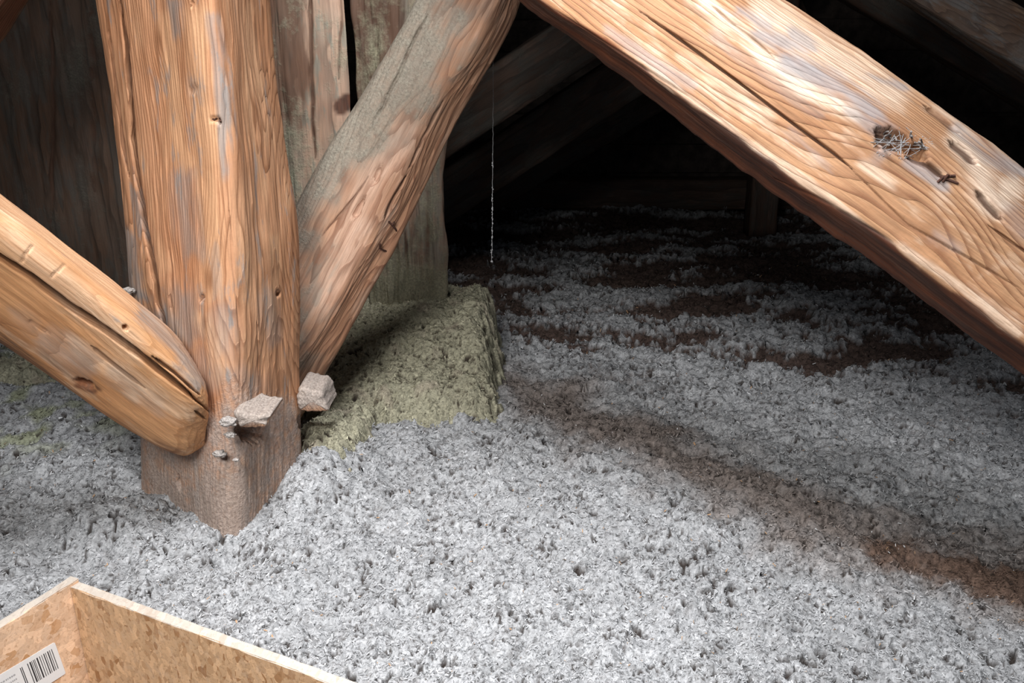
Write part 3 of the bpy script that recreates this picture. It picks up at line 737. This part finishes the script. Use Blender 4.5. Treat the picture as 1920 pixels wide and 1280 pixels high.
# broad dark timber behind the left side
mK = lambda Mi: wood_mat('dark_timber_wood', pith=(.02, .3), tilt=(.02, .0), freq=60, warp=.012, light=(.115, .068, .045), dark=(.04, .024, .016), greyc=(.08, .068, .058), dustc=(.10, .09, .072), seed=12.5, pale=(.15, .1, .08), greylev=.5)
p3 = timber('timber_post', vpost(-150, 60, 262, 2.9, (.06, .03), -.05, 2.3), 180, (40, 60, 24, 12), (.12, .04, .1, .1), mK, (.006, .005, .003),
            [('crack', [(95, 0), (100, 200), (98, 420)], 4, .012), ('crack', [(172, 0), (176, 400)], 3, .01)], paint_B(.18, .35, -.3), 31)
tag(p3, 'broad dark brown upright timber in shade behind left of near post', 'timber')
def bar(p, q, w, h, n=50, c=(10, 14, 10, 6), seed=0, mat=None, rough=(.006, .004, .002), label='', name='rafter', rad=(.1, .1, .1, .1), paint=None):
    p, q = np.array(p, float), np.array(q, float); z = (q - p) / np.linalg.norm(q - p)
    y = np.array([0, 1, 0.]); y -= z * y.dot(z); y /= np.linalg.norm(y); x = np.cross(y, z)
    S = [[p + t * (q - p) + x * sx * w / 2 + y * sy * h / 2 for sx, sy in ((-1, -1), (1, -1), (1, 1), (-1, 1))] for t in (0, .33, .66, 1)]
    o = timber(name, S, n, c, rad, mat, rough, (), paint, seed)
    tag(o, label, 'timber'); return o
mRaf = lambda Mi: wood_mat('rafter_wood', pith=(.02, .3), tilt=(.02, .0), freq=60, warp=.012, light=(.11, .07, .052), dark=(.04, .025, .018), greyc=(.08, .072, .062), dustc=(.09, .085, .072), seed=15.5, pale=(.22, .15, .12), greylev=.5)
bar(U(-90, 100, 2.1), U(60, -130, 2.1), .10, .12, 60, (14, 16, 10, 6), 55, lambda Mi: wood_mat('corner_wood', light=(.42, .2, .13), dark=(.2, .09, .05), seed=18.0), label='small reddish timber crossing the upper left corner', name='diagonal_brace')
# far trusses in the dark
pd = paint_B(.2, .3, -1)
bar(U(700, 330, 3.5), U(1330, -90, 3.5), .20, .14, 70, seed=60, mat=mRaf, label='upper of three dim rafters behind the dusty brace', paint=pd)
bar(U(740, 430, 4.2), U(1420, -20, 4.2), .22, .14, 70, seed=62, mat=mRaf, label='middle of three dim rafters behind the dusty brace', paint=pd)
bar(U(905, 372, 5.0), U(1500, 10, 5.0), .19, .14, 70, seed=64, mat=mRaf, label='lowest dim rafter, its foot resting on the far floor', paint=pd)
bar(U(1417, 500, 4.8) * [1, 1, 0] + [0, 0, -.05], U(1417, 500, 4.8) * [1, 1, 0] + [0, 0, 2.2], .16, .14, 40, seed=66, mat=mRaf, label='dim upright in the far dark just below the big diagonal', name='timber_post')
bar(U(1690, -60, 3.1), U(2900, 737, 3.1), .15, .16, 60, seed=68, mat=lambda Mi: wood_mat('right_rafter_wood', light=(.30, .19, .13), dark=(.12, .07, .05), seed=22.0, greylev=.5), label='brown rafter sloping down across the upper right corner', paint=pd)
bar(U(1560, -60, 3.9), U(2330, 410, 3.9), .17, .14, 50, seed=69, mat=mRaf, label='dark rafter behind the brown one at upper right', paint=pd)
bar(np.array([-3.9, 5.72, .03]), np.array([3.9, 5.72, .03]), .20, .2, 60, seed=70, mat=mRaf, label='horizontal beam along the far edge of the floor', name='wall_plate')

# ------------------------------------------------------------------ OSB curb of the hatch
hatch = bpy.data.objects.new('hatch_curb', None); COL.objects.link(hatch)
tag(hatch, 'open box of oriented strand board around the floor hatch, lower left corner', 'hatch box')
hatch.location = (HC[0], HC[1], 0)
ZT, ZB, TH = .062, -.26, .020
m_osb = osb_mat('strand_board'); m_osb2 = osb_mat('strand_board_pale', (.84, .57, .38), (.55, .29, .13)); m_edge = osb_mat('strand_board_edge', (.46, .38, .31), (.32, .22, .15), .3)
def prism(o, a, b, z0, z1): # o + a-range, b-range in hatch coords -> 8 corner verts (relative to hatch)
    V = []
    for z in (z0, z1):
        for s, t in ((a[0], b[0]), (a[1], b[0]), (a[1], b[1]), (a[0], b[1])):
            p = HA * s + HB * t; V.append((p[0], p[1], z))
    return V
import bmesh
def osb_board(a, b, mat, cuts, seed, zt=ZT):
    bm = bmesh.new(); V = [bm.verts.new(v) for v in prism(None, a, b, ZB, zt)]
    for f in ((3, 2, 1, 0), (4, 5, 6, 7), (0, 1, 5, 4), (1, 2, 6, 5), (2, 3, 7, 6), (3, 0, 4, 7)): bm.faces.new([V[i] for i in f])
    bmesh.ops.recalc_face_normals(bm, faces=bm.faces[:])
    bmesh.ops.bevel(bm, geom=bm.edges[:], offset=.0012, segments=2, affect='EDGES')
    long = [e for e in bm.edges if e.calc_length() > .4]
    bmesh.ops.subdivide_edges(bm, edges=long, cuts=cuts, use_grid_fill=True)
    rr = random.Random(seed)
    for v in bm.verts:
        if v.co.z > zt - .01: v.co += Vector((rr.uniform(-1, 1), rr.uniform(-1, 1), rr.uniform(-1.2, .6))) * .0009
    me = bpy.data.meshes.new('board'); bm.to_mesh(me); bm.free()
    me.materials.append(mat); me.materials.append(m_edge)
    for p in me.polygons:
        if p.normal.z > .5: p.material_index = 1
    o = bpy.data.objects.new('board', me); COL.objects.link(o); o.parent = hatch; return o
osb_board((-.0, 1.2), (-TH, 0), m_osb, 60, 1)
bl = osb_board((-TH, 0), (-TH, .9), m_osb2, 50, 2, ZT + .006)
osb_board((1.2, 1.2 + TH), (-TH, .9 + TH), m_osb, 40, 3)
osb_board((-TH, 1.2), (.9, .9 + TH), m_osb, 40, 4)
# barcode sticker on the inner face of the left board: face plane a = 0, coordinates (b, z)
def on_left(b, z, off): p = HA * off + HB * b; return (p[0], p[1], z)
def left_uv(px, py):     # where the view line meets the inner face of the left board
    up = (H0 / 2 - py) / F; d = np.array([(px - 960) / F, CP + SP * up, -SP + CP * up]); o_ = np.array([-HC[0], -HC[1]])
    t = -(o_ @ HA) / (d[:2] @ HA); q = o_ + d[:2] * t; return q @ HB, CAMZ + d[2] * t
cTR = left_uv(102, 1203); cBR = left_uv(123, 1262); cL = left_uv(0, 1264)
def quad_obj(name, pts, off, mat, parent, thick=.0004):
    V = [on_left(b, z, off) for b, z in pts] + [on_left(b, z, off + thick) for b, z in pts]
    k = len(pts); Fs = [tuple(range(k))[::-1], tuple(range(k, 2 * k))] + [(i, (i + 1) % k, k + (i + 1) % k, k + i) for i in range(k)]
    me = bpy.data.meshes.new(name); me.from_pydata(V, [], Fs); me.update(); me.materials.append(mat)
    bm = bmesh.new(); bm.from_mesh(me); bmesh.ops.recalc_face_normals(bm, faces=bm.faces[:]); bm.to_mesh(me); bm.free()
    o = bpy.data.objects.new(name, me); COL.objects.link(o); o.parent = parent; return o
m_lab = plain('white_label', (.86, .87, .88), .45, amt=.02, bump=0); m_ink = plain('black_ink', (.03, .03, .035), .5, amt=.1, bump=0); m_gink = plain('grey_ink', (.45, .46, .48), .5, amt=.1, bump=0)
A0 = np.array(cTR); DX = np.array(cL) - A0; DX /= np.linalg.norm(DX); DY = np.array(cBR) - A0; hL = np.linalg.norm(DY); DY /= hL
P2 = lambda u, v: A0 + DX * u + DY * v     # u runs left along the top edge, v down along the right edge
rc = .003
corner = [P2(rc, 0), P2(rc * .3, rc * .3), P2(0, rc), P2(0, hL - rc), P2(rc * .3, hL - rc * .3), P2(rc, hL), P2(.16, hL), P2(.16, 0)]
lab = quad_obj('label', corner, .0003, m_lab, bl); lab['label'] = 'white barcode sticker'
pxm = hL / 62.0        # one photo pixel along the sticker
u = 9.0; rr = random.Random(5)
for wdt in (3, 1.2, 1.2, 2.2, 1, 1.2, 2.6, 1.2, 1, 2.4, 1.4, 1.0, 2.0, 1.1, 1.6, 1.1):
    pass
bars = []; u = 7.5
for wdt in (1.0, .9, 1.6, .8, 1.4, .8, 1.0, 2.0, .8, 1.0, .8, 2.0, 1.1):
    bars.append((u, wdt)); u += wdt + rr.choice((1.1, 1.6, 2.4))
V = []; Fs = []
def addbar(u0, u1, v0, v1):
    k = len(V)
    for (uu, vv) in ((u0, v0), (u1, v0), (u1, v1), (u0, v1)): V.append(on_left(*P2(uu * pxm, vv * pxm), .0009))
    Fs.append((k, k + 1, k + 2, k + 3))
for uu, wdt in bars: addbar(uu, uu + wdt, 8, 46 if wdt < 1.9 else 46)
for uu in (54, 56.4): addbar(uu, uu + 1.1, 8, 52)
def ink(name, mat):
    me = bpy.data.meshes.new(name); me.from_pydata(V, [], Fs); me.update(); me.materials.append(mat)
    o = bpy.data.objects.new(name, me); COL.objects.link(o); o.parent = bl; return o
ink('barcode', m_ink)
V = []; Fs = []
for i in range(9): addbar(5 + i * 0 + 3.2, 6.4 + 3.2, 8 + i * 4, 10.6 + i * 4) if False else None
for r_ in range(3):
    uu = 66 + r_ * 0
    while uu < 118:
        l = rr.uniform(1.2, 3.0); addbar(uu, uu + l, 12 + r_ * 8, 14.6 + r_ * 8); uu += l + rr.uniform(.8, 1.6)
addbar(62, 84, 36, 56)
ink('printed_text', m_gink)

# ------------------------------------------------------------------ small things
# dusty wooden pegs driven into the post
def peg(pts_face, Yn, Yf, label, seed, mat):
    """pts_face: four photo corners of the near end; extruded back to Yf"""
    q = [U(x, y, Yn) for x, y in pts_face]; c = np.mean(q, 0); bk = [p * 1.0 for p in q]
    S = []
    for t in (0, .06, .3, .6, 1):
        k = .82 if t == 0 else 1
        S.append([c + (p - c) * k + np.array([0, (Yf - Yn) * t, 0]) for p in q])
    o = timber('wooden_peg', S, 40, (16, 16, 16, 16), (.12, .12, .12, .12), mat, (.004, .004, .002), (), lambda A, G, N, *a: A['dust'].__iadd__(.8 * (N[..., 2] > -.3) + .2), seed)
    tag(o, label, 'peg', 'dusty pegs in the near post'); return o
m_peg = wood_mat('peg_wood', light=(.5, .33, .24), dark=(.28, .14, .08), dustc=(.38, .34, .31), seed=30.0)
peg([(556, 728), (604, 734), (620, 774), (562, 770)], 1.80, 1.90, 'dusty square peg jutting right from foot of the near post', 5, m_peg)
peg([(440, 772), (508, 780), (500, 800), (450, 800)], 1.562, 1.66, 'dusty broken peg stub above the hole in the near post', 6, m_peg)
# dust clumps clinging to the post
def clump(px, py, Y, rx, seed, label):
    import bmesh
    bm = bmesh.new(); bmesh.ops.create_icosphere(bm, subdivisions=4, radius=1)
    co = np.array([v.co[:] for v in bm.verts]); r = 1 + .35 * fbm(co[:, 0] * 1.6, co[:, 1] * 1.6, co[:, 2] * 1.6, seed, 4)
    for v, k_ in zip(bm.verts, r): v.co = Vector((v.co.x * rx * k_, v.co.y * rx * .7 * k_, v.co.z * rx * .55 * k_))
    me = bpy.data.meshes.new('dust_clump'); bm.to_mesh(me); bm.free()
    for p in me.polygons: p.use_smooth = True
    o = placed('dust_clump', me, m_dust, tuple(U(px, py, Y))); tag(o, label, 'dust', 'dust clumps on the post foot')
m_dust = plain('grey_dust', (.36, .33, .31), .95, nscale=300, amt=.35, bump=.004)
clump(428, 790, 1.548, .017, 3, 'pale dust clump left of the peg hole')
clump(431, 815, 1.548, .011, 4, 'small pale dust clump below the peg hole')
clump(442, 862, 1.55, .006, 6, 'tiny white dust ball low on the post')
clump(412, 850, 1.562, .013, 5, 'grey dust clump beside the brace end')
clump(240, 545, 1.75, .013, 8, 'dark grey dust clump above the left brace on the post edge')
# iron staples in the dusty brace, bent nail near the knot hole
m_rust = plain('rusty_iron', (.075, .035, .025), .8, .3, nscale=200, amt=.5)
def wire(name, polys, r, mat, label, cat, group=None, parent=None, res=6):
    cu = bpy.data.curves.new(name, 'CURVE'); cu.dimensions = '3D'; cu.bevel_depth = r; cu.bevel_resolution = 2; cu.resolution_u = res; cu.use_fill_caps = True
    for P in polys:
        sp = cu.splines.new('POLY'); sp.points.add(len(P) - 1)
        for i, p in enumerate(P): sp.points[i].co = (*p, 1)
    tmp = bpy.data.objects.new(name, cu); me = bpy.data.meshes.new_from_object(tmp); bpy.data.objects.remove(tmp)
    me.name = name; o = link(name, me, mat, parent)
    for p in me.polygons: p.use_smooth = True
    if label: tag(o, label, cat, group)
    return o
dg_ = bpy.context.evaluated_depsgraph_get()
bpy.context.view_layer.update()
from mathutils.bvhtree import BVHTree
def bvh(o):
    me = o.data; M = o.matrix_world
    return BVHTree.FromPolygons([M @ v.co for v in me.vertices], [p.vertices[:] for p in me.polygons])
TD, TR, TP = bvh(dg), bvh(b2), bvh(post)
def hit(tree, px, py, off=0.0):
    d = Vector(U(px, py, 1.0)) - Vector((0, 0, CAMZ)); d.normalize()
    h = tree.ray_cast(Vector((0, 0, CAMZ)), d)
    return (h[0] + h[1] * off) if h[0] is not None else Vector(U(px, py, 1.6))
def on(tree, pts, off): return [tuple(hit(tree, x, y, o_)) for (x, y), o_ in zip(pts, off)]
wire('iron_staple', [on(TR, [(727, 413), (733, 420), (740, 428), (746, 436)], (-.004, .004, .004, -.004)), on(TR, [(733, 420), (738, 414)], (.004, .005))], .0024, m_rust, 'upper rusty iron hook in the dusty brace edge', 'staple', 'rusty hooks in the dusty brace')
wire('iron_staple', [on(TR, [(711, 455), (710, 464), (718, 468), (727, 472)], (.004, .004, .004, -.004))], .0024, m_rust, 'lower rusty iron hook in the dusty brace edge', 'staple', 'rusty hooks in the dusty brace')
wire('bent_nail', [on(TD, [(1758, 342), (1772, 336), (1790, 330)], (0, .008, .002)), on(TD, [(1764, 330), (1774, 338), (1796, 344)], (.001, .007, 0)), on(TD, [(1776, 328), (1774, 336)], (.006, .008))], .0022, m_rust, 'splayed rusty nail just below the knot hole', 'nail')
wire('bent_nail', [on(TP, [(396, 223), (402, 221), (411, 223), (416, 228)], (-.004, .004, .005, .002))], .0018, m_rust, 'small bent nail in upper front of the near post', 'nail')
# cobweb in the knot hole
m_web = plain('cobweb_silk', (.36, .36, .37), .9, nscale=300, amt=.2, bump=0)
rr = random.Random(11); polys = []
for i in range(30):
    a_ = rr.uniform(0, 6.28); b_ = a_ + rr.uniform(1.6, 4.2); cx, cy = 1690 + rr.uniform(-14, 14), 268 + rr.uniform(-6, 8)
    p0 = (cx + 46 * math.cos(a_), cy + 24 * math.sin(a_)); p1 = (cx + 46 * math.cos(b_), cy + 24 * math.sin(b_))
    A_, B_ = hit(TD, *p0, .001), hit(TD, *p1, .001); mid = (A_ + B_) / 2 + Vector((rr.uniform(-.006, .006), rr.uniform(.0, .010), rr.uniform(-.006, .004)))
    polys.append([tuple(A_ * (1 - t) ** 2 + mid * 2 * t * (1 - t) + B_ * t * t) for t in np.linspace(0, 1, 7)])
wire('cobweb', polys, .0004, m_web, 'grey cobweb stretched over the knot hole of big diagonal', 'cobweb')
# splinters inside the hole
polys = []
for i in range(14):
    x_, y_ = 1690 + rr.uniform(-38, 42), 266 + rr.uniform(-16, 22); A_ = hit(TD, x_, y_, -.002); B_ = A_ + Vector((rr.uniform(-.018, .018), rr.uniform(-.024, -.004), rr.uniform(-.010, .012)))
    polys.append([tuple(A_), tuple((A_ + B_) / 2 + Vector((0, 0, .002))), tuple(B_)])
s_ = wire('splinters', polys, .0014, plain('grey_splinters', (.22, .2, .19), .9), None, None)
s_.parent = dg; s_.matrix_parent_inverse = dg.matrix_world.inverted(); s_['kind'] = 'stuff'
# hanging dusty thread
th = []; rr = random.Random(3)
for i in range(40):
    py = 170 + i * 8.2; th.append(tuple(U(925 - 3 * i / 39 + rr.uniform(-.6, .6), py, 2.3)))
top = list(th[0]); th.insert(0, (top[0] + .01, top[1] - .1, 3.0))
tw = wire('cobweb_thread', [th], .0005, m_web, 'thin dusty spider thread hanging before the dark far rafters', 'cobweb')
import bmesh
bm = bmesh.new()
for i in range(60):
    py = min(490, max(170, rr.gauss(415, 55))); p = U(925 - 3 * (py - 170) / 320 + rr.uniform(-1.5, 1.5), py, 2.3)
    r_ = rr.uniform(.0008, .0022)
    mt = bmesh.ops.create_icosphere(bm, subdivisions=1, radius=r_, matrix=Matrix.Translation(Vector(p)) @ Matrix.Diagonal((.7, .7, rr.uniform(1, 2.4), 1)))
me = bpy.data.meshes.new('dust_beads'); bm.to_mesh(me); bm.free()
db = link('dust_beads', me, m_web, tw); db['kind'] = 'stuff'
